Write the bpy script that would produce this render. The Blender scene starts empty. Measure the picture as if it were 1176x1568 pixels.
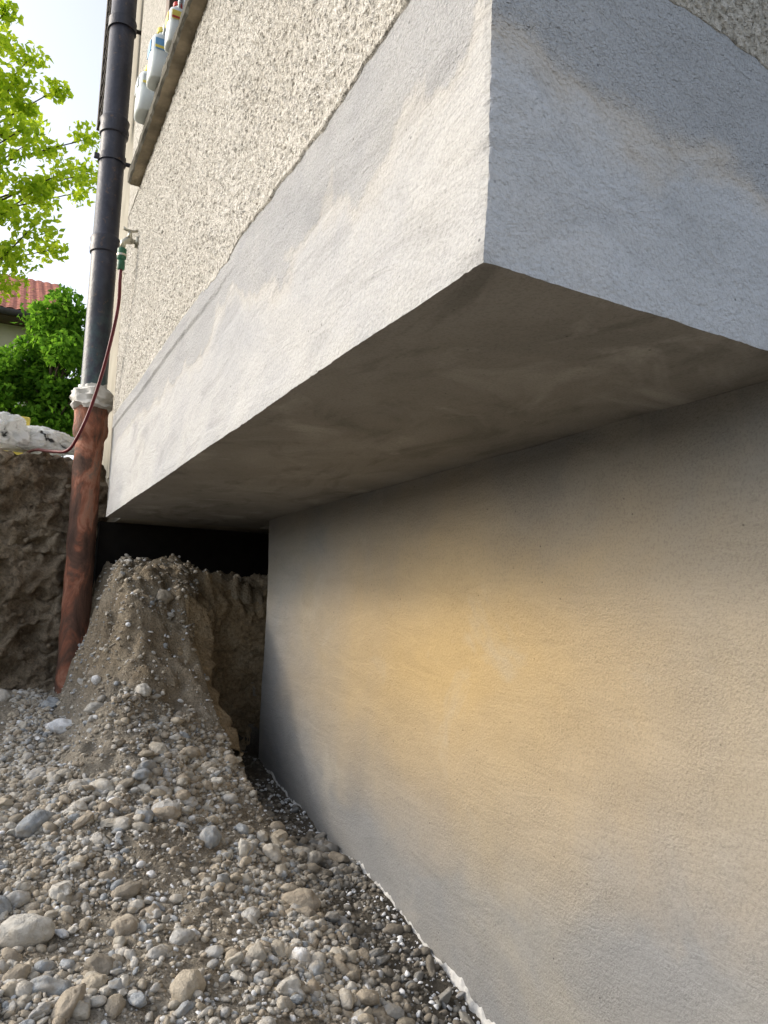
import bpy, bmesh, math, random
import numpy as np
from mathutils import Vector, Matrix, noise
random.seed(7); rng=np.random.default_rng(7)
S=bpy.context.scene
COL=S.collection

# ------------------------------------------------------------ helpers
def empty(name):
    e=bpy.data.objects.new(name,None); COL.objects.link(e); return e
def mk(name,verts,faces,mat=None,parent=None,smooth=False):
    me=bpy.data.meshes.new(name); me.from_pydata([tuple(v) for v in verts],[],[tuple(f) for f in faces]); me.update()
    if smooth: me.polygons.foreach_set('use_smooth',[True]*len(me.polygons))
    o=bpy.data.objects.new(name,me); COL.objects.link(o)
    if mat: me.materials.append(mat)
    if parent: o.parent=parent
    return o
def mk_np(name,V,F,mat=None,parent=None,smooth=True):
    V=np.asarray(V,dtype=np.float32); F=np.asarray(F,dtype=np.int32)
    n=F.shape[1]
    me=bpy.data.meshes.new(name)
    me.vertices.add(len(V)); me.vertices.foreach_set('co',V.ravel())
    me.loops.add(F.size); me.loops.foreach_set('vertex_index',F.ravel())
    me.polygons.add(len(F)); me.polygons.foreach_set('loop_start',np.arange(0,F.size,n,dtype=np.int32))
    me.update(calc_edges=True); me.validate()
    if smooth: me.polygons.foreach_set('use_smooth',[True]*len(me.polygons))
    o=bpy.data.objects.new(name,me); COL.objects.link(o)
    if mat: me.materials.append(mat)
    if parent: o.parent=parent
    return o
def box(name,a,b,mat,parent=None,bevel=0.0):
    x0,y0,z0=a;x1,y1,z1=b
    v=[(x0,y0,z0),(x1,y0,z0),(x1,y1,z0),(x0,y1,z0),(x0,y0,z1),(x1,y0,z1),(x1,y1,z1),(x0,y1,z1)]
    f=[(0,3,2,1),(4,5,6,7),(0,1,5,4),(1,2,6,5),(2,3,7,6),(3,0,4,7)]
    o=mk(name,v,f,mat,parent)
    if bevel:
        m=o.modifiers.new('b','BEVEL'); m.width=bevel; m.segments=2
    return o
def prism(name,pts,z0,z1,mat,parent=None):
    n=len(pts); v=[(p[0],p[1],z0) for p in pts]+[(p[0],p[1],z1) for p in pts]
    f=[tuple(range(n))[::-1],tuple(range(n,2*n))]+[(i,(i+1)%n,n+(i+1)%n,n+i) for i in range(n)]
    return mk(name,v,f,mat,parent)
def tube(name,pts,rad,mat,parent=None,seg=16,cap=True):
    pts=[Vector(p) for p in pts]; n=len(pts)
    if not hasattr(rad,'__len__'): rad=[rad]*n
    V=[];F=[]
    ref=None
    for i,p in enumerate(pts):
        t=(pts[min(i+1,n-1)]-pts[max(i-1,0)]).normalized()
        if ref is None:
            ref=Vector((1,0,0)) if abs(t.x)<.9 else Vector((0,1,0))
        a=(ref-t*ref.dot(t)).normalized(); ref=a; b=t.cross(a)
        for k in range(seg):
            an=2*math.pi*k/seg
            V.append(p+(a*math.cos(an)+b*math.sin(an))*rad[i])
    for i in range(n-1):
        for k in range(seg):
            F.append((i*seg+k,i*seg+(k+1)%seg,(i+1)*seg+(k+1)%seg,(i+1)*seg+k))
    if cap:
        F.append(tuple(range(seg))[::-1]); F.append(tuple(range((n-1)*seg,n*seg)))
    return mk(name,V,F,mat,parent,True)
def lathe(name,c,prof,mat,parent=None,seg=32):
    V=[];F=[]
    for r,z in prof:
        for k in range(seg):
            a=2*math.pi*k/seg; V.append((c[0]+r*math.cos(a),c[1]+r*math.sin(a),z))
    n=len(prof)
    for i in range(n-1):
        for k in range(seg):
            F.append((i*seg+k,i*seg+(k+1)%seg,(i+1)*seg+(k+1)%seg,(i+1)*seg+k))
    F.append(tuple(range(seg))[::-1]); F.append(tuple(range((n-1)*seg,n*seg)))
    o=mk(name,V,F,mat,parent,True)
    m=o.modifiers.new('e','EDGE_SPLIT'); m.split_angle=math.radians(40)
    return o
def smooth(a,b,x):
    t=min(1,max(0,(x-a)/(b-a))); return t*t*(3-2*t)
def interp(x,xs,ys): return float(np.interp(x,xs,ys))

# ------------------------------------------------------------ materials
class NT:
    def __init__(s,name):
        s.m=bpy.data.materials.new(name); s.m.use_nodes=True; s.t=s.m.node_tree
        s.b=s.t.nodes['Principled BSDF']; s.out=s.t.nodes['Material Output']
        s.co=s.t.nodes.new('ShaderNodeTexCoord').outputs['Object']
    def n(s,t,**k):
        x=s.t.nodes.new(t)
        for a,v in k.items():
            if a in x.inputs: x.inputs[a].default_value=v
            else: setattr(x,a,v)
        return x
    def l(s,a,b): s.t.links.new(a,b)
    def mapv(s,scale):
        m=s.n('ShaderNodeMapping'); m.inputs['Scale'].default_value=scale; s.l(s.co,m.inputs[0]); return m.outputs[0]
    def noise(s,scale,detail=3,rough=.55,vec=None,dist=0):
        x=s.n('ShaderNodeTexNoise'); x.inputs['Scale'].default_value=scale; x.inputs['Detail'].default_value=detail
        x.inputs['Roughness'].default_value=rough; x.inputs['Distortion'].default_value=dist
        s.l(vec or s.co,x.inputs['Vector']); return x.outputs['Fac']
    def ramp(s,fac,stops,interp='LINEAR'):
        r=s.n('ShaderNodeValToRGB'); cr=r.color_ramp; cr.interpolation=interp
        while len(cr.elements)<len(stops): cr.elements.new(.5)
        for e,(p,c) in zip(cr.elements,stops):
            e.position=p; e.color=(c[0],c[1],c[2],1) if hasattr(c,'__len__') else (c,c,c,1)
        s.l(fac,r.inputs[0]); return r.outputs[0]
    def mix(s,fac,a,b,mode='MIX'):
        x=s.n('ShaderNodeMix'); x.data_type='RGBA'; x.blend_type=mode
        for i,v in ((0,fac),(6,a),(7,b)):
            if isinstance(v,bpy.types.NodeSocket): s.l(v,x.inputs[i])
            elif i==0: x.inputs[0].default_value=v
            else: x.inputs[i].default_value=(v[0],v[1],v[2],1)
        return x.outputs[2]
    def math(s,op,a,b=0,c=None):
        x=s.n('ShaderNodeMath'); x.operation=op
        for i,v in enumerate((a,b) if c is None else (a,b,c)):
            if isinstance(v,bpy.types.NodeSocket): s.l(v,x.inputs[i])
            else: x.inputs[i].default_value=v
        return x.outputs[0]
    def bump(s,h,dist,strength=1,prev=None):
        x=s.n('ShaderNodeBump'); x.inputs['Distance'].default_value=dist; x.inputs['Strength'].default_value=strength
        s.l(h,x.inputs['Height'])
        if prev: s.l(prev,x.inputs['Normal'])
        return x.outputs[0]
    def color(s,c):
        if isinstance(c,bpy.types.NodeSocket): s.l(c,s.b.inputs['Base Color'])
        else: s.b.inputs['Base Color'].default_value=(*c,1)
    def done(s,rough=.8,normal=None,spec=.3,**k):
        s.b.inputs['Roughness'].default_value=rough
        s.b.inputs['Specular IOR Level'].default_value=spec
        if normal: s.l(normal,s.b.inputs['Normal'])
        for a,v in k.items(): s.b.inputs[a.replace('_',' ')].default_value=v
        return s.m
def simple(name,c,rough=.6,spec=.4,var=.25,scale=12,bump=.001,bs=60,**k):
    s=NT(name); f=s.noise(scale,3)
    col=s.ramp(f,[(.3,[x*(1-var) for x in c]),(.7,[min(1,x*(1+var)) for x in c])])
    s.color(col)
    return s.done(rough,s.bump(s.noise(bs,2),bump),spec,**k)

def plaster(name,cols,fine=.002,med=.006,warm_glow=None,streak=.68,seam=None,bloom=None):
    s=NT(name)
    col=s.ramp(s.noise(1.6,4,.6,dist=.6),[(.34,cols[0]),(.5,cols[1]),(.66,cols[2])])
    if warm_glow:   # ochre tint: warm sunlight glow painted into the plaster colour
        (cx,cy,cz),(rx,ry,rz),sc=warm_glow
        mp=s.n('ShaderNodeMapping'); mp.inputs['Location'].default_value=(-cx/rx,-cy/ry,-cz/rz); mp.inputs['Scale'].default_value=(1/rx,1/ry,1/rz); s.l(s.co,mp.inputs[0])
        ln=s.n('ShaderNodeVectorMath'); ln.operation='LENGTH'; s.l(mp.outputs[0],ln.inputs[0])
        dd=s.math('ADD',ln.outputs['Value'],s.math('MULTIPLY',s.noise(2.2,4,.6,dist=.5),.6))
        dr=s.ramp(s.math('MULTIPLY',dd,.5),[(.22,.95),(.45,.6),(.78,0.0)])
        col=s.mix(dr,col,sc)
    st=s.noise(4.5,5,.62,vec=s.mapv((1.2,.5,2.2)),dist=1.4)
    col=s.mix(.6,col,s.ramp(st,[(.34,streak),(.47,.93),(.56,1.0),(.68,.90)]),'MULTIPLY')
    if bloom:   # patchy efflorescence / rubbed spots
        b_=s.ramp(s.noise(bloom[1],4,.6,dist=.7),[(bloom[2],0.0),(bloom[2]+.12,bloom[3])])
        col=s.mix(b_,col,bloom[0])
    upper=None
    if seam:    # edge of the last trowelled coat: tan lap line, coarser above it
        x=s.n('ShaderNodeSeparateXYZ'); s.l(s.co,x.inputs[0])
        zz=s.math('ADD',x.outputs[2],s.math('MULTIPLY',s.noise(3.0,5,.6,dist=.4),seam[2]))
        zz=s.math('ADD',zz,s.math('MULTIPLY',x.outputs[0 if seam[3]=='x' else 1],seam[4]))
        z0=seam[0]; k=seam[5]
        col=s.mix(s.ramp(zz,[(z0-.05,0.0),(z0,.5*k),(z0+.012,.35*k),(z0+.05,0.0)]),col,seam[1])
        upper=s.ramp(zz,[(z0-.01,.30),(z0+.02,1.0)])
        col=s.mix(s.ramp(zz,[(z0,0.0),(z0+.04,.5*k)]),col,[c*.86 for c in cols[0]])
    sp=s.noise(190,2,.7)
    col=s.mix(.45,col,s.ramp(sp,[(.33,.6),(.52,1.0)]),'MULTIPLY')
    v=s.n('ShaderNodeTexVoronoi'); v.inputs['Scale'].default_value=24; s.l(s.co,v.inputs['Vector'])
    pin=s.ramp(v.outputs['Distance'],[(.03,.2),(.075,1.0)])
    gate=s.ramp(s.noise(7,1),[(.50,1.0),(.56,0.0)])
    col=s.mix(.8,col,s.mix(gate,pin,(1,1,1)),'MULTIPLY')
    s.color(col)
    fm=upper if upper else s.ramp(s.noise(3.2,3,.6,dist=.8),[(.38,.35),(.6,1.0)])
    n=s.bump(s.math('MULTIPLY',s.noise(200,2,.7),fm),fine*2.2)
    n=s.bump(s.math('ADD',s.noise(85,2,.6),s.math('MULTIPLY',st,2.2)),fine*.8+med*.25,1,n)
    return s.done(.88,n,.2)

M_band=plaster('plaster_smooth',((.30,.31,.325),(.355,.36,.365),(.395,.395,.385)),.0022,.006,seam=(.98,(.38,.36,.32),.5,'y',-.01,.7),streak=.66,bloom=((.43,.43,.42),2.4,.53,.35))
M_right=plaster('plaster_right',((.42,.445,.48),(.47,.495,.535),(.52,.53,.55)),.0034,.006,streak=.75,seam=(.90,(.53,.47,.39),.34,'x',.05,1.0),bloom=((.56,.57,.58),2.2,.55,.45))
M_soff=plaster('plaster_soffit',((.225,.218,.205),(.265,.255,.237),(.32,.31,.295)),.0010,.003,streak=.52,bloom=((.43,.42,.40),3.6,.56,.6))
M_low=plaster('plaster_lower',((.215,.22,.225),(.24,.238,.23),(.265,.255,.23)),.0016,.0025,warm_glow=((1.183,1.95,-.14),(1.5,1.15,.48),(.43,.315,.155)),streak=.86,bloom=((.38,.355,.30),2.7,.60,.35))
def rough_mat():
    s=NT('roughcast_render')
    f=s.noise(85,3,.65)
    col=s.ramp(f,[(.32,(.20,.19,.165)),(.44,(.44,.425,.385)),(.62,(.60,.58,.54))])
    col=s.mix(.5,col,s.ramp(s.noise(2.2,4,.6),[(.3,(.78,.76,.72)),(.6,(1,1,1))]),'MULTIPLY')
    s.color(col)
    n=s.bump(s.noise(240,2,.6),.004)
    n=s.bump(f,.014,1,n)
    return s.done(.9,n,.2)
M_rough=rough_mat()
def earth(name,dark,mid,light,bd=.01):
    s=NT(name)
    f=s.noise(6,6,.65,dist=.5)
    col=s.ramp(f,[(.28,dark),(.5,mid),(.72,light)])
    sp=s.noise(70,4,.75)
    col=s.mix(.7,col,s.ramp(sp,[(.33,.4),(.5,.9),(.68,1.35)]),'MULTIPLY')
    s.color(col)
    n=s.bump(s.noise(150,2,.7),.006)
    n=s.bump(s.noise(28,5,.75),bd,1,n)
    return s.done(.95,n,.15)
M_bank=earth('earth_cut',(.17,.13,.09),(.31,.25,.18),(.43,.365,.275),.035)
M_bank2=earth('earth_cut_lightened',(.24,.18,.11),(.40,.31,.20),(.50,.42,.30),.035)  # same bank earth, colour lightened to offset the shade on this face
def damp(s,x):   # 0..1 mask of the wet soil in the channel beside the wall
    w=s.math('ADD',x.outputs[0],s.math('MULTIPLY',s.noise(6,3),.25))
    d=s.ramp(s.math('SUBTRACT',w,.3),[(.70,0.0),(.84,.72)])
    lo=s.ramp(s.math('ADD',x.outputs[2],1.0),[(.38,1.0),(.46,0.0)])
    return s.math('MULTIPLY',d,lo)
def ground_mat():
    s=NT('sandy_gravel')
    f=s.noise(5,6,.65,dist=.5)
    col=s.ramp(f,[(.28,(.22,.19,.145)),(.5,(.33,.295,.24)),(.72,(.43,.395,.335))])
    br=s.ramp(f,[(.28,(.21,.165,.11)),(.5,(.33,.275,.20)),(.72,(.43,.375,.29))])
    x=s.n('ShaderNodeSeparateXYZ'); s.l(s.co,x.inputs[0])
    zn=s.math('ADD',x.outputs[2],s.math('MULTIPLY',s.noise(7,3),.3))
    hi=s.ramp(s.math('ADD',zn,.5),[(.20,0.0),(.40,1.0)])
    col=s.mix(hi,col,br)
    sp=s.noise(120,4,.75)
    col=s.mix(.7,col,s.ramp(sp,[(.33,.45),(.5,.95),(.68,1.3)]),'MULTIPLY')
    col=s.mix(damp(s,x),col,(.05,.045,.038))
    s.color(col)
    n=s.bump(s.noise(190,3,.7),.006)
    n=s.bump(s.noise(45,4,.75),.02,1,n)
    return s.done(.95,n,.15)
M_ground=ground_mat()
def stone_mat():
    s=NT('river_pebbles')
    g=s.n('ShaderNodeNewGeometry')
    col=s.ramp(g.outputs['Random Per Island'],[(0,(.28,.25,.205)),(.12,(.42,.395,.345)),(.25,(.50,.485,.45)),(.36,(.35,.305,.245)),
        (.5,(.44,.44,.43)),(.6,(.46,.41,.33)),(.7,(.31,.335,.36)),(.8,(.53,.515,.475)),(.9,(.36,.31,.245)),(.965,(.41,.39,.34)),(.975,(.72,.74,.77))],'CONSTANT')
    col=s.mix(.55,col,s.ramp(s.noise(60,3,.65),[(.3,.55),(.6,1.05)]),'MULTIPLY')
    dust=s.ramp(s.noise(18,4,.7),[(.45,0.0),(.62,.6)])
    col=s.mix(dust,col,(.39,.345,.275))
    x=s.n('ShaderNodeSeparateXYZ'); s.l(s.co,x.inputs[0])
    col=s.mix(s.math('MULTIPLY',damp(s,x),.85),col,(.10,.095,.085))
    s.color(col)
    n=s.bump(s.noise(260,2,.6),.002); n=s.bump(s.noise(60,2,.6),.005,1,n)
    return s.done(.85,n,.25)
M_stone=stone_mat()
M_crumb=simple('plaster_crumb',(.66,.68,.71),.9,.2,.1,30)
M_foot=simple('plaster_foot',(.50,.50,.49),.9,.2,.2,30,.004,90)
M_void=simple('cavity_dark',(.012,.011,.010),.9,.2)  # near-black colour stands in for the darkness of the open cavity
_=NT('painted_pipe')
c=_.ramp(_.noise(9,5,.7,dist=.6,vec=_.mapv((1,1,.5))),[(.35,(.014,.016,.028)),(.55,(.030,.033,.052)),(.70,(.075,.078,.10))])
c=_.mix(_.ramp(_.noise(30,4,.7),[(.6,0.0),(.68,.5)]),c,(.16,.10,.06))
xz=_.n('ShaderNodeSeparateXYZ'); _.l(_.co,xz.inputs[0])
g=_.math('MULTIPLY',_.ramp(_.math('SUBTRACT',xz.outputs[2],1.0),[(.0,1.0),(.75,0.0)]),_.ramp(_.noise(12,4,.7),[(.42,0.0),(.6,.7)]))
c=_.mix(g,c,(.06,.13,.12)); _.color(c)
M_pipe=_.done(.45,_.bump(_.noise(40,3,.6),.002),.45)
_=NT('rusty_iron')
c=_.ramp(_.noise(6,6,.65,dist=.8,vec=_.mapv((1,1,.5))),[(.36,(.07,.04,.03)),(.46,(.13,.07,.05)),(.52,(.26,.10,.06)),(.58,(.37,.18,.12)),(.64,(.22,.15,.115)),(.74,(.36,.30,.23))])
_.color(c); M_rust=_.done(.75,_.bump(_.noise(30,5,.7),.008),.3)
M_foam=simple('white_sealing_tape',(.54,.53,.50),.6,.4,.15,20,.006,25)
M_sill=simple('weathered_sill',(.24,.205,.15),.9,.2,.5,8,.006,40)
M_sillE=simple('mossy_sill_edge',(.085,.08,.065),.9,.2,.5,12,.006,50)
M_wood=simple('brown_frame',(.10,.06,.035),.6,.4)
M_glass=simple('window_glass',(.04,.05,.06),.08,.6,.1,3,.0002)
M_brass=simple('galvanised_brass',(.42,.40,.33),.35,.6,.3,40,Metallic=.8)
M_green=simple('green_plastic',(.015,.10,.05),.4,.5)
M_hose=simple('red_hose',(.10,.006,.012),.35,.5)
M_beige=simple('beige_paint',(.30,.28,.235),.85,.2,.15,6)
M_shut=simple('shutter_paint',(.06,.05,.045),.7,.3)
M_white=simple('white_plastic',(.60,.65,.66),.4,.4,.06)
M_label=simple('blue_label',(.16,.36,.62),.5,.4,.2)
M_yel=simple('yellow_label',(.75,.62,.12),.5,.4,.2)
M_red=simple('red_cap',(.5,.04,.03),.4,.4)
def plastic_sheet():
    s=NT('clear_plastic'); f=s.noise(8,2,.6,dist=1.0)
    col=s.ramp(f,[(.33,(.06,.065,.07)),(.38,(.60,.61,.60)),(.5,(.88,.89,.89))]); s.color(col)
    nb=s.bump(s.noise(16,3,.6,dist=2),.012)
    s.done(.18,nb,.7)
    t=s.n('ShaderNodeBsdfTranslucent'); s.l(col,t.inputs[0])
    m=s.n('ShaderNodeMixShader'); m.inputs[0].default_value=.45; s.l(s.b.outputs[0],m.inputs[1]); s.l(t.outputs[0],m.inputs[2]); s.l(m.outputs[0],s.out.inputs[0])
    return s.m
M_plast=plastic_sheet()
def leafmat(name,a,b,tr):
    s=NT(name); g=s.n('ShaderNodeNewGeometry')
    col=s.ramp(g.outputs['Random Per Island'],[(0,a),(1,b)])
    d=s.n('ShaderNodeBsdfDiffuse'); t=s.n('ShaderNodeBsdfTranslucent'); s.l(col,d.inputs[0])
    s.l(s.mix(1,col,tr,'MULTIPLY'),t.inputs[0])
    m=s.n('ShaderNodeMixShader'); m.inputs[0].default_value=.55; s.l(d.outputs[0],m.inputs[1]); s.l(t.outputs[0],m.inputs[2])
    s.l(m.outputs[0],s.out.inputs[0]); return s.m
M_leafY=leafmat('leaf_young',(.24,.36,.03),(.48,.56,.06),(1.8,1.75,1.0))
M_leafG=leafmat('leaf_green',(.07,.17,.025),(.18,.33,.04),(1.5,1.6,1.0))
M_bark=simple('bark',(.09,.07,.05),.95,.1,.4,8,.01,30)
M_tile=simple('clay_tile',(.42,.16,.115),.85,.2,.35,9,.01,20)
M_cream=simple('cream_wall',(.62,.56,.44),.9,.2,.08,3)
M_grass=simple('grass_ground',(.06,.09,.03),.95,.1,.4,2,.02,20)

# ------------------------------------------------------------ main dimensions (metres)
WX=.494      # overhanging wall face (plane x)
CY=.730      # near corner of overhang
EY=4.02      # far end of overhang
ZS=.42       # soffit height
ZB=.92       # top of smooth band
LX=1.183     # recessed lower wall face
LE=3.53      # far end of lower wall
RD=.063      # right face direction slope dy/dx

house=empty('plastered_house')

def dvec(p,a1=.005,a2=.0012):
    v=noise.noise_vector(p*2.2)*a1+noise.noise_vector(p*16)*a2
    return v
def patch(name,fn,nu,nv,mat,extra=None,amp=(.005,.0012)):
    V=np.zeros(((nu+1)*(nv+1),3)); k=0
    for i in range(nu+1):
        for j in range(nv+1):
            p=Vector(fn(i/nu,j/nv))
            q=p+dvec(p,*amp)
            if extra: q=extra(p,q)
            V[k]=q; k+=1
    I,J=np.meshgrid(np.arange(nu),np.arange(nv),indexing='ij')
    a=(I*(nv+1)+J).ravel(); F=np.stack([a,a+nv+1,a+nv+2,a+1],1)
    return mk_np(name,V,F,mat,house)
def edgefix(p,q):
    ry=CY+RD*(p.x-WX)
    dc=math.hypot(p.x-WX,p.y-ry)
    c=noise.noise(p*55)*.5+noise.noise(p*130)*.5
    if dc<.022:
        k=(1-dc/.022); q=q+Vector((1,1,0))*(.0025+.004*c)*k*k
    if p.z-ZS<.014 and (p.x<WX+.001 or abs(p.y-ry)<.001):
        q=q+Vector((0,0,1))*(.001+.0035*max(0,c))
    if p.x<WX+.001 and p.y>1.6:      # slightly proud strip along the top of the band
        k=smooth(.045,.052,ZB-p.z+.004*noise.noise(p*8)); a=smooth(1.6,2.4,p.y)
        q=q+Vector((-1,0,0))*.007*(1-k)*a
    if p.x<WX+.001: q=q+Vector((1,0,0))*.004*smooth(.02,.09,p.z-ZS)
    return q
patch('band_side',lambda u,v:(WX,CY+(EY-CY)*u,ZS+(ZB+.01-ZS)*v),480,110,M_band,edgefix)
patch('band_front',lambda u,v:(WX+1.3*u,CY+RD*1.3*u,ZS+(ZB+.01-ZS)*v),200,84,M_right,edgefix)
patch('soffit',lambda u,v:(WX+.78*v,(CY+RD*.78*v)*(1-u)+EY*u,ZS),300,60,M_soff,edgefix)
prism('core',[(WX+.03,CY+.03),(7,CY+.44),(7,EY-.01),(WX+.03,EY-.01)],ZS+.02,6.2,M_cream,house)
prism('band_front_far',[(WX+1.3,CY+RD*1.3),(7,CY+RD*6.5),(7,CY+RD*6.5+.05),(WX+1.3,CY+RD*1.3+.05)],ZS,ZB,M_right,house)
box('band_end',(WX+.001,EY-.008,ZS+.004),(LX+.3,EY+.004,ZB),M_band,house)

# roughcast : true relief
def rough_disp(p):
    a=noise.noise(p*74); b=noise.noise(p*46+Vector((7,3,1))); c=noise.noise(p*140)
    r=(1-min(1,abs(a)*3.0))*.5+max(0,b)*.9+c*.45
    return r*.0078
def rough_patch(name,fn,nrm,nu,nv):
    N=Vector(nrm)
    V=np.zeros(((nu+1)*(nv+1),3)); k=0
    for i in range(nu+1):
        for j in range(nv+1):
            p=Vector(fn(i/nu,j/nv))
            if j<4: p.z+=(.012*noise.noise(p*7)+.008*noise.noise(p*33))*(1-j/4)
            e=.02+.98*min(1,j/7)
            q=p+N*(rough_disp(p)*e)+dvec(p)
            V[k]=q;k+=1
    L=[]
    for i in range(nu+1):
        q=V[i*(nv+1)].copy(); q-=np.array(N)*.02; q[2]-=.006; L.append(q)
    base=len(V); V=np.vstack([V,np.array(L)])
    I,J=np.meshgrid(np.arange(nu),np.arange(nv),indexing='ij')
    a=(I*(nv+1)+J).ravel(); F=np.stack([a,a+nv+1,a+nv+2,a+1],1)
    i=np.arange(nu); G=np.stack([base+i,base+i+1,(i+1)*(nv+1),i*(nv+1)],1)
    return mk_np(name,V,np.vstack([F,G]),M_rough,house)
rough_patch('roughcast_side',lambda u,v:(WX-.0012,CY-.0012+(EY-CY+.001)*u,ZB+(2.0-ZB)*v),(-1,0,0),850,290)
rough_patch('roughcast_front',lambda u,v:(WX-.0012+1.2*u,CY-.0012+RD*1.2*u,ZB+.5*v),(.06,-1,0),320,135)
def slab(n,y0,y1,z0,z1): box(n,(WX-.006,y0,z0),(WX+.05,y1,z1),M_rough,house)
slab('wall_beside_window',3.22,EY,2.0,3.3); slab('wall_near_window',CY,1.4,2.0,3.3); slab('wall_above_window',CY,EY,3.3,6.2)
prism('wall_front_upper',[(WX-.005,CY-.008),(7,CY-.008+RD*6.5),(7,CY+.02+RD*6.5),(WX-.005,CY+.02)],ZB+.5,6.2,M_rough,house)
# window
box('window_glass',(WX+.02,1.45,2.06),(WX+.026,3.2,3.28),M_glass,house)
for a,b in (((WX-.012,3.14,2.05),(WX+.055,3.22,3.3)),((WX-.012,1.4,2.05),(WX+.055,1.48,3.3)),((WX-.012,1.48,3.22),(WX+.055,3.14,3.3)),((WX-.012,1.48,2.05),(WX+.055,3.14,2.12)),((WX-.010,2.28,2.12),(WX+.053,2.34,3.22))):
    box('window_frame',a,b,M_wood,house,.004)
def sill():
    V=[];F=[];n=90
    prof=[(.06+WX,2.0),(WX-.052,2.0),(WX-.062,2.008),(WX-.064,2.045),(WX-.055,2.052),(WX+.06,2.06)]
    for i in range(n+1):
        y=1.2+(3.68-1.2)*i/n
        for (x,z) in prof:
            p=Vector((x,y,z)); V.append(p+noise.noise_vector(p*20)*.005+noise.noise_vector(p*60)*.002)
    m=len(prof)
    for i in range(n):
        for j in range(m): F.append((i*m+j,(i+1)*m+j,(i+1)*m+(j+1)%m,i*m+(j+1)%m))
    F.append(tuple(range(m))); F.append(tuple(range(n*m,n*m+m))[::-1])
    o=mk('window_sill',V,F,M_sill,house,False); o.data.materials.append(M_sillE)
    for p in o.data.polygons:
        if p.index<n*m and p.index%m in(1,2,3): p.material_index=1
sill()
box('rear_wall',(.575,EY+.006,ZS+.01),(7,5.15,6.2),M_beige,house)
box('corner_board',(WX-.004,EY+.006,ZB-.3),(.572,EY+.045,6.2),M_beige,house,.004)
box('cavity_dark_back',(.50,4.32,-1.2),(1.9,4.42,ZS+.008),M_void,house)  # added black panel, paints the dark void under the soffit
box('cavity_dark_side',(1.7,LE,-1.2),(1.8,4.32,ZS+.008),M_void,house)  # added black side panel, void darkness put into its colour

def lowfn(u,v):
    y=-1.5+(LE+1.5)*u; z=-1.35+(ZS+1.35-.001)*v
    return (LX,y,z)
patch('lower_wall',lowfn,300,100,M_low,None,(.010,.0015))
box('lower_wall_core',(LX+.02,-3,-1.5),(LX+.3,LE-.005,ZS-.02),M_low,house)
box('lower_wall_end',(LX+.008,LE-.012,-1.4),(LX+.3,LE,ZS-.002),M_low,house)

# ------------------------------------------------------------ terrain
LPy=[-1,0,1,1.8,2.2,2.8,3.3,3.8,4.3]; LPz=[-1.02,-1.0,-.93,-.86,-.79,-.66,-.58,-.50,-.46]
WPy=[-1,0,1.69,2.2,2.85,3.5,4.5]; WPz=[-1.2,-1.15,-1.0,-.875,-.81,-.71,-.66]
def H(x,y,detail=True):
    n1=noise.noise(Vector((x*3,y*3,0))); n2=noise.noise(Vector((x*9,y*9,4)))
    s=smooth(.45,1.12,x+.04*n2)
    z=interp(y,LPy,LPz)*(1-s)+interp(y,WPy,WPz)*s
    n3=noise.noise(Vector((x*22,y*22,6)))
    wx=x+.03*n1+.03*n2+.014*n3; wy=y+.05*n1+.05*n2+.02*n3
    my=interp(wy,[2.3,2.7,3.0,3.25,3.45,3.62,3.78,4.1,4.4],[0,.05,.14,.28,.46,.60,.67,.68,.64])
    my+=.14*smooth(.5,.9,x)*smooth(3.4,3.75,wy)
    g=smooth(2.9,3.5,y)
    left=smooth(.12+.20*g,.55+.02*g,wx)
    lim=interp(y,[2.6,3.0,3.3,3.5,3.62,3.75],[1.02,.97,.92,.88,.90,.94])
    right=1-smooth(lim-.05,lim+.02,wx)
    if y>3.70: right=max(right,smooth(3.72,3.80,wy))
    z+=my*left*right
    if detail:
        m=my*left*right
        z+=.022*n1+.014*n2+(.010+.04*m)*n3+.06*m*n2+.02*m*noise.noise(Vector((x*40,y*40,3)))+.006*noise.noise(Vector((x*60,y*60,1)))
    k=max(smooth(-3,-6,x) if x<-3 else 0, smooth(-3,-6,y) if y<-3 else 0)
    return z*(1-k)+.74*k
xs=np.concatenate([np.arange(-8,-1.2,.25),np.arange(-1.2,-.5,.03),np.arange(-.5,1.65,.011)]); ys=np.concatenate([np.arange(-8,.4,.25),np.arange(.4,1.2,.03),np.arange(1.2,4.36,.011)])
V=np.zeros((len(xs)*len(ys),3)); k=0
for x in xs:
    for y in ys:
        V[k]=(x,y,H(x,y)); k+=1
nx,ny=len(xs),len(ys)
I,J=np.meshgrid(np.arange(nx-1),np.arange(ny-1),indexing='ij'); a=(I*ny+J).ravel()
mk_np('gravel_ground',V,np.stack([a,a+ny,a+ny+1,a+1],1),M_ground)

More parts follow.
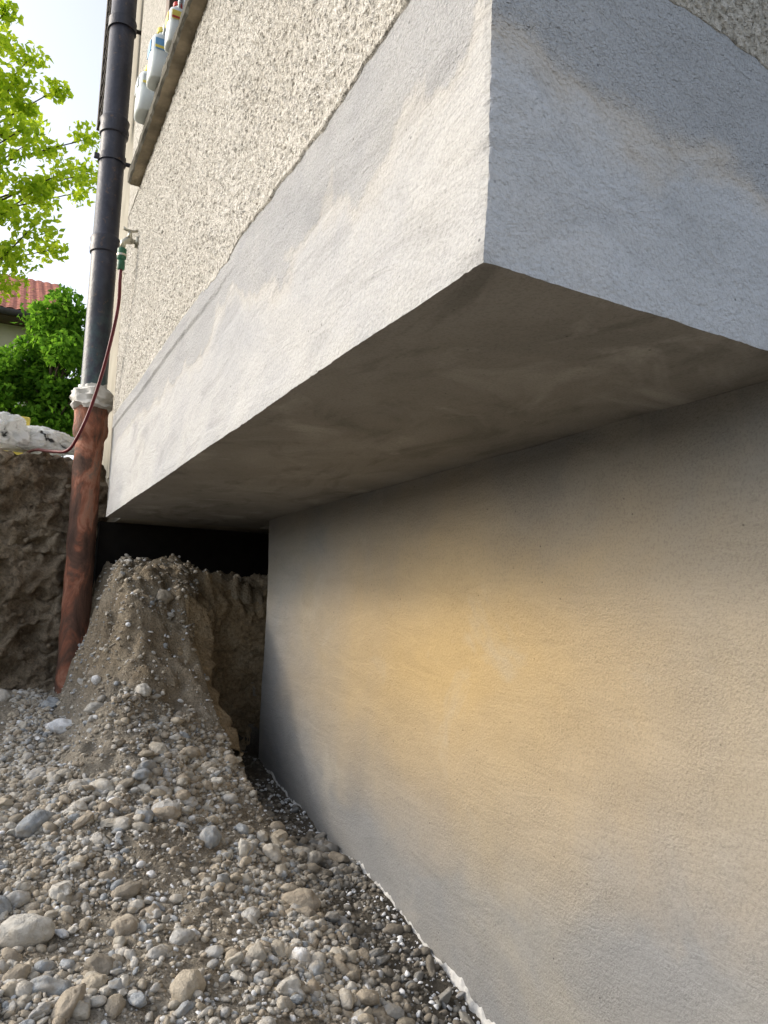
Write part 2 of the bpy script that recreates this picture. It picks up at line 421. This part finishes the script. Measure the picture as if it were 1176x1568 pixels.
def cut(name,poly,zb,depth,mat,seed,step=.012,lipd=.6,fit=False):
    P=[Vector(p) for p in poly]; seg=[(P[i+1].xy-P[i].xy).length for i in range(len(P)-1)]; L=sum(seg)
    tgs=[(P[i+1].xy-P[i].xy).normalized() for i in range(len(P)-1)]
    n=int(L/step); m=int(1.3/step)
    V=[]
    for i in range(n+1):
        d=L*i/n; j=0
        while j<len(seg)-1 and d>seg[j]: d-=seg[j]; j+=1
        t=min(1,d/seg[j]); p=P[j].lerp(P[j+1],t)
        ta=tgs[j] if t>.5 or j==0 else tgs[j-1]; tb=tgs[j] if t<.5 or j==len(tgs)-1 else tgs[j+1]
        tg=(ta.lerp(tb,(t+.5)%1.0)).normalized()
        nr=Vector((tg.y,-tg.x,0))
        zt=p.z+.03*noise.noise(Vector((p.x*6,p.y*6,seed)))+.02*noise.noise(Vector((p.x*25,p.y*25,seed)))
        if fit:
            ins=p-nr*.07; zt=H(ins.x,ins.y)-.015
        for k in range(m+1):
            f=k/m
            q=Vector((p.x,p.y,zb+(zt-zb)*f))
            w=Vector((q.x,q.y,q.z*1.3+seed))
            b1=noise.noise(w*3.2); b2=noise.noise(w*8); b3=noise.noise(w*19); b4=noise.noise(w*45)
            h=(b1*1.6+(1-abs(b2)*2.5)*.8+abs(b3)*1.1+b4*.35)*depth
            top=smooth(.85,1,f) if fit else smooth(.95,1,f)
            q=q+nr*(h*(1-.6*top if fit else 1)+(.02 if fit else 0)-(.08 if fit else .025)*top)+Vector((0,0,b3*depth*.5))
            V.append(q)
        V.append(Vector((p.x,p.y,zt-.008))-nr*(.11 if fit else .08)+Vector((0,0,-.02 if fit else .01)))
        V.append(Vector((p.x,p.y,zt-.05))-nr*max(lipd,.13))
    r=m+3; F=[]
    for i in range(n):
        for k in range(r-1): F.append((i*r+k,(i+1)*r+k,(i+1)*r+k+1,i*r+k+1))
    return mk(name,V,F,mat,None,True)
cut('earth_bank',[(-6,4.44,.76),(-1,4.44,.76),(.1,4.42,.78),(.36,4.44,.78),(.54,4.46,.74)],-.7,.065,M_bank,3.0)
cut('earth_bank',[(.95,3.1,0),(.915,3.25,0),(.885,3.4,0),(.865,3.52,0),(.875,3.62,0),(.93,3.70,0),(1.05,3.74,0),(1.25,3.74,0),(1.68,3.73,0)],-.85,.030,M_bank2,11.0,.009,.13,True)

gz=.735
gv=[(-400,4.9,gz),(400,4.9,gz),(400,400,gz),(-400,400,gz),(-400,-400,gz),(-6,-400,gz),(-6,4.9,gz),(400,-400,gz),(400,-6,gz),(-6,-6,gz),(7,-6,gz),(7,4.9,gz)]
mk('ground',gv,[(0,1,2,3),(4,5,6,0),(5,7,8,9),(10,8,1,11)],M_grass)

# ------------------------------------------------------------ pebbles
def template(sub,seed,ang):
    bm=bmesh.new(); bmesh.ops.create_icosphere(bm,subdivisions=sub,radius=1)
    rr=random.Random(seed); pl=[(Vector((rr.gauss(0,1),rr.gauss(0,1),rr.gauss(0,1))).normalized(),rr.uniform(.5,.8)) for _ in range(10)]
    for v in bm.verts:
        p=v.co.copy()
        if ang:
            for n_,d in pl:
                e=p.dot(n_)-d
                if e>0: p-=n_*e*.9
        p+=v.co*(.20*noise.noise(v.co*1.3+Vector((seed,0,0)))+.08*noise.noise(v.co*3+Vector((seed,5,0))))
        v.co=p
    Vv=np.array([v.co[:] for v in bm.verts]); Ff=np.array([[v.index for v in f.verts] for f in bm.faces]); bm.free()
    return Vv,Ff
def scatter(name,pts,rads,sub,mat,flat=(.45,.8),parent=None,ang=.45,tilt=.35):
    T=[template(sub,i+1,i<10*ang) for i in range(10)]
    VV=[];FF=[];off=0
    for (x,y,z),r in zip(pts,rads):
        Tv,Tf=T[random.randrange(10)]
        s=np.array([r*random.uniform(.95,1.45),r*random.uniform(.7,1.0),r*random.uniform(*flat)])
        R=np.array(Matrix.Rotation(random.uniform(0,6.28),3,'Z')@Matrix.Rotation(random.gauss(0,tilt),3,'X')@Matrix.Rotation(random.gauss(0,tilt),3,'Y'))
        VV.append((Tv*s)@R.T+np.array([x,y,z])); FF.append(Tf+off); off+=len(Tv)
    return mk_np(name,np.vstack(VV),np.vstack(FF),mat,parent)
def place(n,rlo,rhi,power,xr=(-.5,1.17),yr=(1.2,4.3),emb=.2,dens=None):
    P=[];R=[]
    while len(P)<n:
        x=random.uniform(*xr); y=random.uniform(*yr)
        if x<.06*y-.1: continue
        if dens and random.random()>dens(x,y): continue
        if y>3.0 and x>.9 and random.random()<.7: continue
        r=rlo*(rhi/rlo)**(random.random()**power)
        if x>LX-r*1.1: continue
        P.append((x,y,H(x,y)+r*(.5-emb))); R.append(r)
    return P,R
gravel=empty('gravel')
def dlow(x,y):
    m=.22+.78*smooth(.0,.3,noise.noise(Vector((x*3.1,y*3.1,9)))+.18)
    if y>3.15 and x>.3: m*=.26
    return m
P,R=place(24000,.0028,.0085,1.3,dens=dlow); scatter('small_pebbles',P,R,2,M_stone,(.5,.9),gravel)
P,R=place(5200,.0085,.015,1.2,dens=dlow); scatter('medium_pebbles',P,R,2,M_stone,(.5,.85),gravel)
P,R=place(680,.015,.026,1.3,dens=lambda x,y: dlow(x,y)*(1 if y<3.2 else .3)); scatter('coarse_pebbles',P,R,3,M_stone,(.5,.8),gravel)
P,R=place(75,.024,.038,1.2,dens=lambda x,y: dlow(x,y)*(1 if y<3.0 else .1)); scatter('cobbles',P,R,4,M_stone,(.5,.75),gravel,.4)
big=[((.145,2.14),.060),((.24,2.30),.038),((.335,3.55),.05),((.42,3.30),.035),((.30,3.90),.055),((.09,4.1),.05),((.19,2.66),.045),((.60,2.95),.042),((.42,2.55),.03),((.21,3.05),.04),((.88,2.2),.045),((.94,2.55),.035),((.50,2.02),.03),((.33,2.85),.04),((.8,2.45),.03),((.47,1.82),.042),((.30,1.95),.035),((.70,1.8),.035)]
scatter('large_stones',[(p[0],p[1],H(*p)+r*.2) for p,r in big],[r for p,r in big],4,M_stone,(.6,.8),gravel,.5,.2)
P=[];R=[]
for i in range(1500):
    if i<850:
        y=random.uniform(1.4,3.3); x=LX-.01-abs(random.gauss(0,.12))
    else:
        x=random.uniform(.05,.95); y=random.uniform(1.4,4.0)
    r=.0022*(4.6**(random.random()**1.8)); P.append((x,y,H(x,y)+r*.6)); R.append(r)
scatter('plaster_crumbs',P,R,2,M_crumb,(.4,.9),gravel,1.0)
P=[];R=[]
for i in range(260):
    x=random.uniform(-.6,.5); z=random.uniform(-.4,.75); r=.005*(5**(random.random()**2.2)); P.append((x,4.40+.01*random.random(),z)); R.append(r)
scatter('bank_stones',P,R,3,M_bank,(.6,.9),gravel,.8,1.5)
def foot():
    V=[];F=[];n=900
    for i in range(n+1):
        y=1.0+(LE-1.0)*i/n; z=H(LX-.01,y)
        g=1+1.2*smooth(2.2,1.8,y)
        w=(.003+.006*max(0,noise.noise(Vector((y*9,3,0)))+.1)+.003*noise.noise(Vector((y*50,3,0))))*g
        h=.004+.018*noise.noise(Vector((y*7,8,0)))+.007*noise.noise(Vector((y*60,8,0)))+.012*(g-1)
        for dx,dz in ((.008,h+.006),(-w*.5,h),(-w,.2*h),(-w*1.2,-.03)): V.append((LX+dx,y,z+dz))
    for i in range(n):
        for k in range(3): F.append((i*4+k,i*4+k+1,(i+1)*4+k+1,(i+1)*4+k))
    mk('plaster_foot',V,F,M_foot,house,True)
foot()

# ------------------------------------------------------------ downpipe
dp=empty('downpipe'); PX,PY=.410,4.25
lathe('upper_pipe',(PX,PY),[(.067,1.0),(.067,1.87),(.076,1.875),(.079,1.90),(.074,1.93),(.079,1.955),(.071,1.97),(.067,1.975),(.067,2.56),(.076,2.565),(.079,2.59),(.073,2.62),(.079,2.65),(.071,2.665),(.067,2.67),(.067,4.9)],M_pipe,dp)
tube('bracket',[(PX,PY,2.42),(WX+.08,PY,2.42)],.012,M_pipe,dp,8)
lathe('bracket_ring',(PX,PY),[(.068,2.40),(.074,2.40),(.074,2.44),(.068,2.44)],M_pipe,dp)
box('bracket_lug',(PX-.095,PY-.02,2.405),(PX-.065,PY,2.435),M_pipe,dp,.004)
lathe('upper_ring',(PX,PY),[(.068,3.2),(.076,3.2),(.076,3.26),(.068,3.26)],M_pipe,dp)
def wob(o,a,f):
    for v in o.data.vertices: v.co+=noise.noise_vector(v.co*f)*a
zz=np.linspace(-.75,.84,80)
o=lathe('lower_pipe',(PX,PY),[(.070,z) for z in zz]+[(.074,.85),(.086,.87),(.090,.90),(.086,.93),(.085,.97),(.088,1.02),(.088,1.04)],M_rust,dp); wob(o,.006,9)
o=lathe('sealing_collar',(PX,PY),[(.07,1.00),(.095,1.005),(.108,1.02),(.098,1.04),(.110,1.06),(.100,1.08),(.105,1.095),(.085,1.11),(.074,1.12),(.070,1.135)],M_foam,dp,64); wob(o,.018,20); wob(o,.006,60)

# ------------------------------------------------------------ tap and hose
tap=empty('garden_tap'); tx,ty,tz=.455,3.62,1.69
tube('inlet',[(WX+.01,ty,tz),(tx+.015,ty,tz),(tx,ty,tz)],[.011,.011,.016],M_brass,tap)
tube('wall_flange',[(WX-.014,ty,tz),(WX+.002,ty,tz)],[.026,.028],M_brass,tap)
tube('body',[(tx+.012,ty,tz),(tx-.01,ty,tz),(tx-.028,ty,tz-.012),(tx-.03,ty,tz-.045)],[.015,.018,.014,.012],M_brass,tap)
tube('spindle',[(tx,ty,tz+.01),(tx,ty,tz+.05)],[.013,.008],M_brass,tap)
tube('handle',[(tx-.032,ty,tz+.058),(tx-.018,ty,tz+.05),(tx+.018,ty,tz+.05),(tx+.032,ty,tz+.058)],[.008,.006,.006,.008],M_brass,tap,10)
lathe('connector',(tx-.03,ty),[(.014,tz-.15),(.017,tz-.145),(.018,tz-.11),(.013,tz-.105),(.017,tz-.10),(.021,tz-.095),(.021,tz-.05),(.016,tz-.045)],M_green,tap,16)
lathe('connector_ring',(tx-.03,ty),[(.0215,tz-.085),(.023,tz-.085),(.023,tz-.075),(.0215,tz-.075)],M_brass,tap,16)
pts=[(tx-.03,ty,tz-.13),(tx-.03,ty,tz-.20),(.432,3.66,1.40),(.425,3.72,1.28),(.408,3.85,1.12),(.378,3.99,.955),(.338,4.08,.825),(.30,4.16,.76),(.235,4.32,.775),(.15,4.5,.80),(.05,4.8,.76)]
def spline(p,n=8):
    out=[];p=[Vector(q) for q in p]
    for i in range(len(p)-1):
        a=p[max(i-1,0)];b=p[i];c=p[i+1];d=p[min(i+2,len(p)-1)]
        for k in range(n):
            t=k/n; out.append(.5*((2*b)+(c-a)*t+(2*a-5*b+4*c-d)*t*t+(3*b-a-3*c+d)*t**3))
    out.append(p[-1]); return out
tube('garden_hose',spline(pts),.0085,M_hose,None,10)

# ------------------------------------------------------------ containers on sill
def jug(name,c,w,h,label):
    e=empty(name); x,y=c; z0=2.055
    V=[];F=[];seg=28
    prof=[(.42,0),(.5,.02),(.5,.35),(.47,.42),(.5,.5),(.5,.68),(.42,.78),(.2,.86),(.17,.88),(.17,.94)]
    for r,zf in prof:
        for k in range(seg):
            a=2*math.pi*k/seg; ca,sa=math.cos(a),math.sin(a); q=(abs(ca)**4+abs(sa)**4)**(-.25)
            q=1+(q-1)*(.8 if r>.3 else 0)
            V.append((x+w*r*ca*q*.85,y+w*r*sa*q,z0+h*zf))
    for i in range(len(prof)-1):
        for k in range(seg): F.append((i*seg+k,i*seg+(k+1)%seg,(i+1)*seg+(k+1)%seg,(i+1)*seg+k))
    F.append(tuple(range(seg))[::-1])
    mk('body',V,F,M_white,e,True)
    lathe('cap',(x,y),[(w*.2,z0+h*.92),(w*.21,z0+h*.93),(w*.2,z0+h*1.0)],label[1],e,16)
    box('label',(x-w*.435,y-w*.3,z0+h*.48),(x-w*.40,y+w*.3,z0+h*.68),label[0],e,.002)
    box('label_front',(x-w*.3,y-w*.512,z0+h*.48),(x+w*.3,y-w*.49,z0+h*.68),label[0],e,.002)
    box('label_stripe',(x-w*.3,y-w*.518,z0+h*.50),(x+w*.3,y-w*.511,z0+h*.55),label[1],e,.001)
    tube('handle',spline([(x,y-w*.15,z0+h*.80),(x,y-w*.42,z0+h*.90),(x,y-w*.30,z0+h*.98),(x,y-w*.1,z0+h*.93)],4),w*.05,M_white,e,8)
jug('plastic_canister',(.436,3.20),.125,.23,(M_white,M_yel))
jug('plastic_canister',(.438,2.96),.11,.24,(M_label,M_yel))
jug('plastic_canister',(.45,2.72),.085,.18,(M_yel,M_red))

sh=empty('window_shutter')
box('stile_a',(.37,4.44,3.0),(.41,4.50,4.4),M_shut,sh); box('stile_b',(.37,4.90,3.0),(.41,4.96,4.4),M_shut,sh)
for i in range(16):
    z=3.02+i*.085
    mk('slat',[(.375,4.50,z),(.405,4.50,z+.05),(.405,4.90,z+.05),(.375,4.90,z),(.375,4.50,z+.012),(.405,4.50,z+.062),(.405,4.90,z+.062),(.375,4.90,z+.012)],[(0,1,2,3),(4,7,6,5),(0,4,5,1),(3,2,6,7),(0,3,7,4),(1,5,6,2)],M_shut,sh)
tube('hinge',[(.40,4.47,3.4),(.58,4.47,3.4)],.012,M_shut,sh,8)

def crumple(name,c,s,mat,seed,sub=6,rid=.22):
    bm=bmesh.new(); bmesh.ops.create_icosphere(bm,subdivisions=sub,radius=1)
    for v in bm.verts:
        p=v.co.copy(); n_=noise.noise(p*1.6+Vector((seed,0,0)))*.35
        r_=(1-abs(noise.noise(p*3.2+Vector((seed,2,0))))*3)*rid*.5+(1-abs(noise.noise(p*7+Vector((seed,4,0))))*3)*rid*.25
        p*=1+n_+r_
        p.z=max(p.z,-.5)
        v.co=Vector((c[0]+p.x*s[0],c[1]+p.y*s[1],c[2]+p.z*s[2]))
    me=bpy.data.meshes.new(name); bm.to_mesh(me); bm.free(); me.materials.append(mat)
    me.polygons.foreach_set('use_smooth',[True]*len(me.polygons))
    o=bpy.data.objects.new(name,me); COL.objects.link(o); return o
crumple('plastic_wrapped_bundle',(.20,4.66,.87),(.18,.11,.085),M_plast,4,6,.16)
crumple('plastic_bag',(-.04,4.60,.88),(.16,.12,.12),M_plast,9,6,.32)
box('yellow_board',(-.35,4.95,.76),(.14,5.25,1.08),M_yel,None,.01)

# ------------------------------------------------------------ vegetation
def leaves(name,clumps,n,size,mat,parent):
    C=rng.choice(len(clumps),n); c=np.array([q[0] for q in clumps])[C]; r=np.array([q[1] for q in clumps])[C]
    d=rng.normal(size=(n,3)); d/=np.linalg.norm(d,axis=1)[:,None]; rad=rng.random(n)**.5
    P=c+d*(r*rad)[:,None]*np.array([1,1,.7])
    u=rng.normal(size=(n,3)); u/=np.linalg.norm(u,axis=1)[:,None]
    w=np.cross(u,rng.normal(size=(n,3))); w/=np.linalg.norm(w,axis=1)[:,None]
    s=(size*rng.uniform(.6,1.3,n))[:,None]
    nn=np.cross(u,w)*s*.18
    V=np.stack([P-u*s,P-w*s*.55+nn,P+u*s,P+w*s*.55+nn],1).reshape(-1,3)
    F=np.arange(4*n).reshape(n,4)
    F=np.vstack([F[:,[0,1,2]],F[:,[0,2,3]]])
    return mk_np(name,V,F,mat,parent,False)
def tree(name,base,h,crown_c,crown_r,nb,nl,size,mat,tr,seed,clr=.35):
    random.seed(seed); e=empty(name); b=Vector(base); cc=Vector(crown_c)
    top=Vector((cc.x,cc.y,cc.z+crown_r[2]*.5))
    tp=[b.lerp(top,t)+Vector((noise.noise(Vector((t*3,seed,0)))*.25,noise.noise(Vector((t*3,0,seed)))*.25,0))*t for t in np.linspace(0,1,10)]
    tube('trunk',tp,[tr*(1-.85*t) for t in np.linspace(0,1,10)],M_bark,e,10)
    cl=[]
    for i in range(nb):
        while True:
            d=Vector((random.uniform(-1,1),random.uniform(-1,1),random.uniform(-1,1)))
            if .35<d.length<1: break
        end=cc+Vector((d.x*crown_r[0],d.y*crown_r[1],d.z*crown_r[2]))
        st=tp[min(9,max(2,int(9*(end.z-b.z-h*.15)/(top.z-b.z)*.85)))]
        mid=st.lerp(end,.5)+Vector((random.uniform(-.2,.2),random.uniform(-.2,.2),.1))*min(1,crown_r[0])
        tube('limb',spline([st,mid,end],4),[tr*.22*(1-.1*k) for k in range(9)],M_bark,e,6)
        cl.append((np.array(end),clr*random.uniform(.6,1.25)))
        cl.append((np.array(mid.lerp(end,.6)),clr*random.uniform(.5,1.0)))
    leaves('foliage',cl,nl,size,mat,e)
tree('deciduous_tree',(-2.2,14,.7),7,(-1.75,14,7.4),(2.85,2.2,2.75),85,23000,.068,M_leafY,.15,3,.42)
tree('garden_shrub_tree',(.55,10,.7),3,(.50,10,2.9),(.55,.6,.88),45,13000,.042,M_leafG,.06,5,.24)
tree('garden_shrub_tree',(.0,10.4,.7),2,(.0,10.4,2.55),(.62,.6,.60),40,11000,.042,M_leafG,.06,8,.24)

# ------------------------------------------------------------ neighbour house
nh=empty('tiled_roof_house')
box('walls',(-9,19,.7),(.5,27,6.35),M_cream,nh)
def roof():
    V=[];F=[];nx_=150;ny_=26
    for i in range(nx_+1):
        x=-9.6+10.7*i/nx_
        for j in range(ny_+1):
            t=j/ny_; y=18.35+4.65*t; z=6.35+2.55*t
            z+=.035*abs(math.sin(i*math.pi/3))+.03*(1-(t*13)%1)
            V.append((x,y,z))
    r=ny_+1
    for i in range(nx_):
        for j in range(ny_): F.append((i*r+j,(i+1)*r+j,(i+1)*r+j+1,i*r+j+1))
    mk('roof_front',V,F,M_tile,nh)
    mk('roof_back',[(x,46-y,z) for x,y,z in V],[f[::-1] for f in F],M_tile,nh)
    mk('gable',[(.5,19,6.35),(.5,27,6.35),(.5,23,8.7)],[(0,1,2)],M_cream,nh)
roof()
box('eaves',(-9.6,18.4,6.22),(.95,19.0,6.33),M_wood,nh)
tube('gutter',[(-9.6,18.33,6.3),(.95,18.33,6.3)],.07,M_shut,nh,10)
for x in(-.72,-3.4,-6.2):
    box('window_pane',(x,18.97,3.6),(x+.9,18.99,5.1),M_glass,nh)
    for a,b in (((x-.08,18.93,3.5),(x,18.995,5.2)),((x+.9,18.93,3.5),(x+.98,18.995,5.2)),((x,18.93,5.1),(x+.9,18.995,5.2)),((x-.15,18.88,3.4),(x+1.05,18.995,3.5)),((x+.42,18.95,3.6),(x+.48,18.995,5.1))):
        box('window_trim',a,b,M_white,nh)

# ------------------------------------------------------------ light
EL=math.radians(26); AZ=math.radians(-60)
d=Vector((math.sin(AZ)*math.cos(EL),math.cos(AZ)*math.cos(EL),math.sin(EL)))
sl=bpy.data.lights.new('sun','SUN'); sl.energy=1.45; sl.angle=math.radians(8); sl.color=(1,.84,.62)
so=bpy.data.objects.new('sun',sl); COL.objects.link(so); so.rotation_euler=d.to_track_quat('Z','Y').to_euler()
w=bpy.data.worlds.new('World'); S.world=w; w.use_nodes=True; nt=w.node_tree
sk=nt.nodes.new('ShaderNodeTexSky'); sk.sky_type='NISHITA'; sk.sun_disc=False; sk.sun_elevation=EL; sk.sun_rotation=AZ
sk.air_density=1.0; sk.dust_density=4.0; sk.ozone_density=1.0; sk.altitude=200
hs=nt.nodes.new('ShaderNodeHueSaturation'); hs.inputs['Saturation'].default_value=.42; hs.inputs['Value'].default_value=2.3
nt.links.new(sk.outputs[0],hs.inputs['Color']); bg=nt.nodes['Background']; nt.links.new(hs.outputs[0],bg.inputs[0]); bg.inputs[1].default_value=.15

# ------------------------------------------------------------ camera
A=Vector((-608,-133,-1178)).normalized(); U=Vector((276,9186,-1178)); U=(U-A*U.dot(A)).normalized(); X=A.cross(U)
Rm=Matrix((X,A,U))
cam=bpy.data.cameras.new('camera'); co=bpy.data.objects.new('camera',cam); COL.objects.link(co)
co.matrix_world=Rm.to_4x4()
cam.sensor_fit='HORIZONTAL'; cam.sensor_width=24; cam.lens=24.04; cam.clip_start=.02; cam.clip_end=2000
S.camera=co
S.view_settings.view_transform='Standard'; S.view_settings.look='None'; S.view_settings.exposure=0
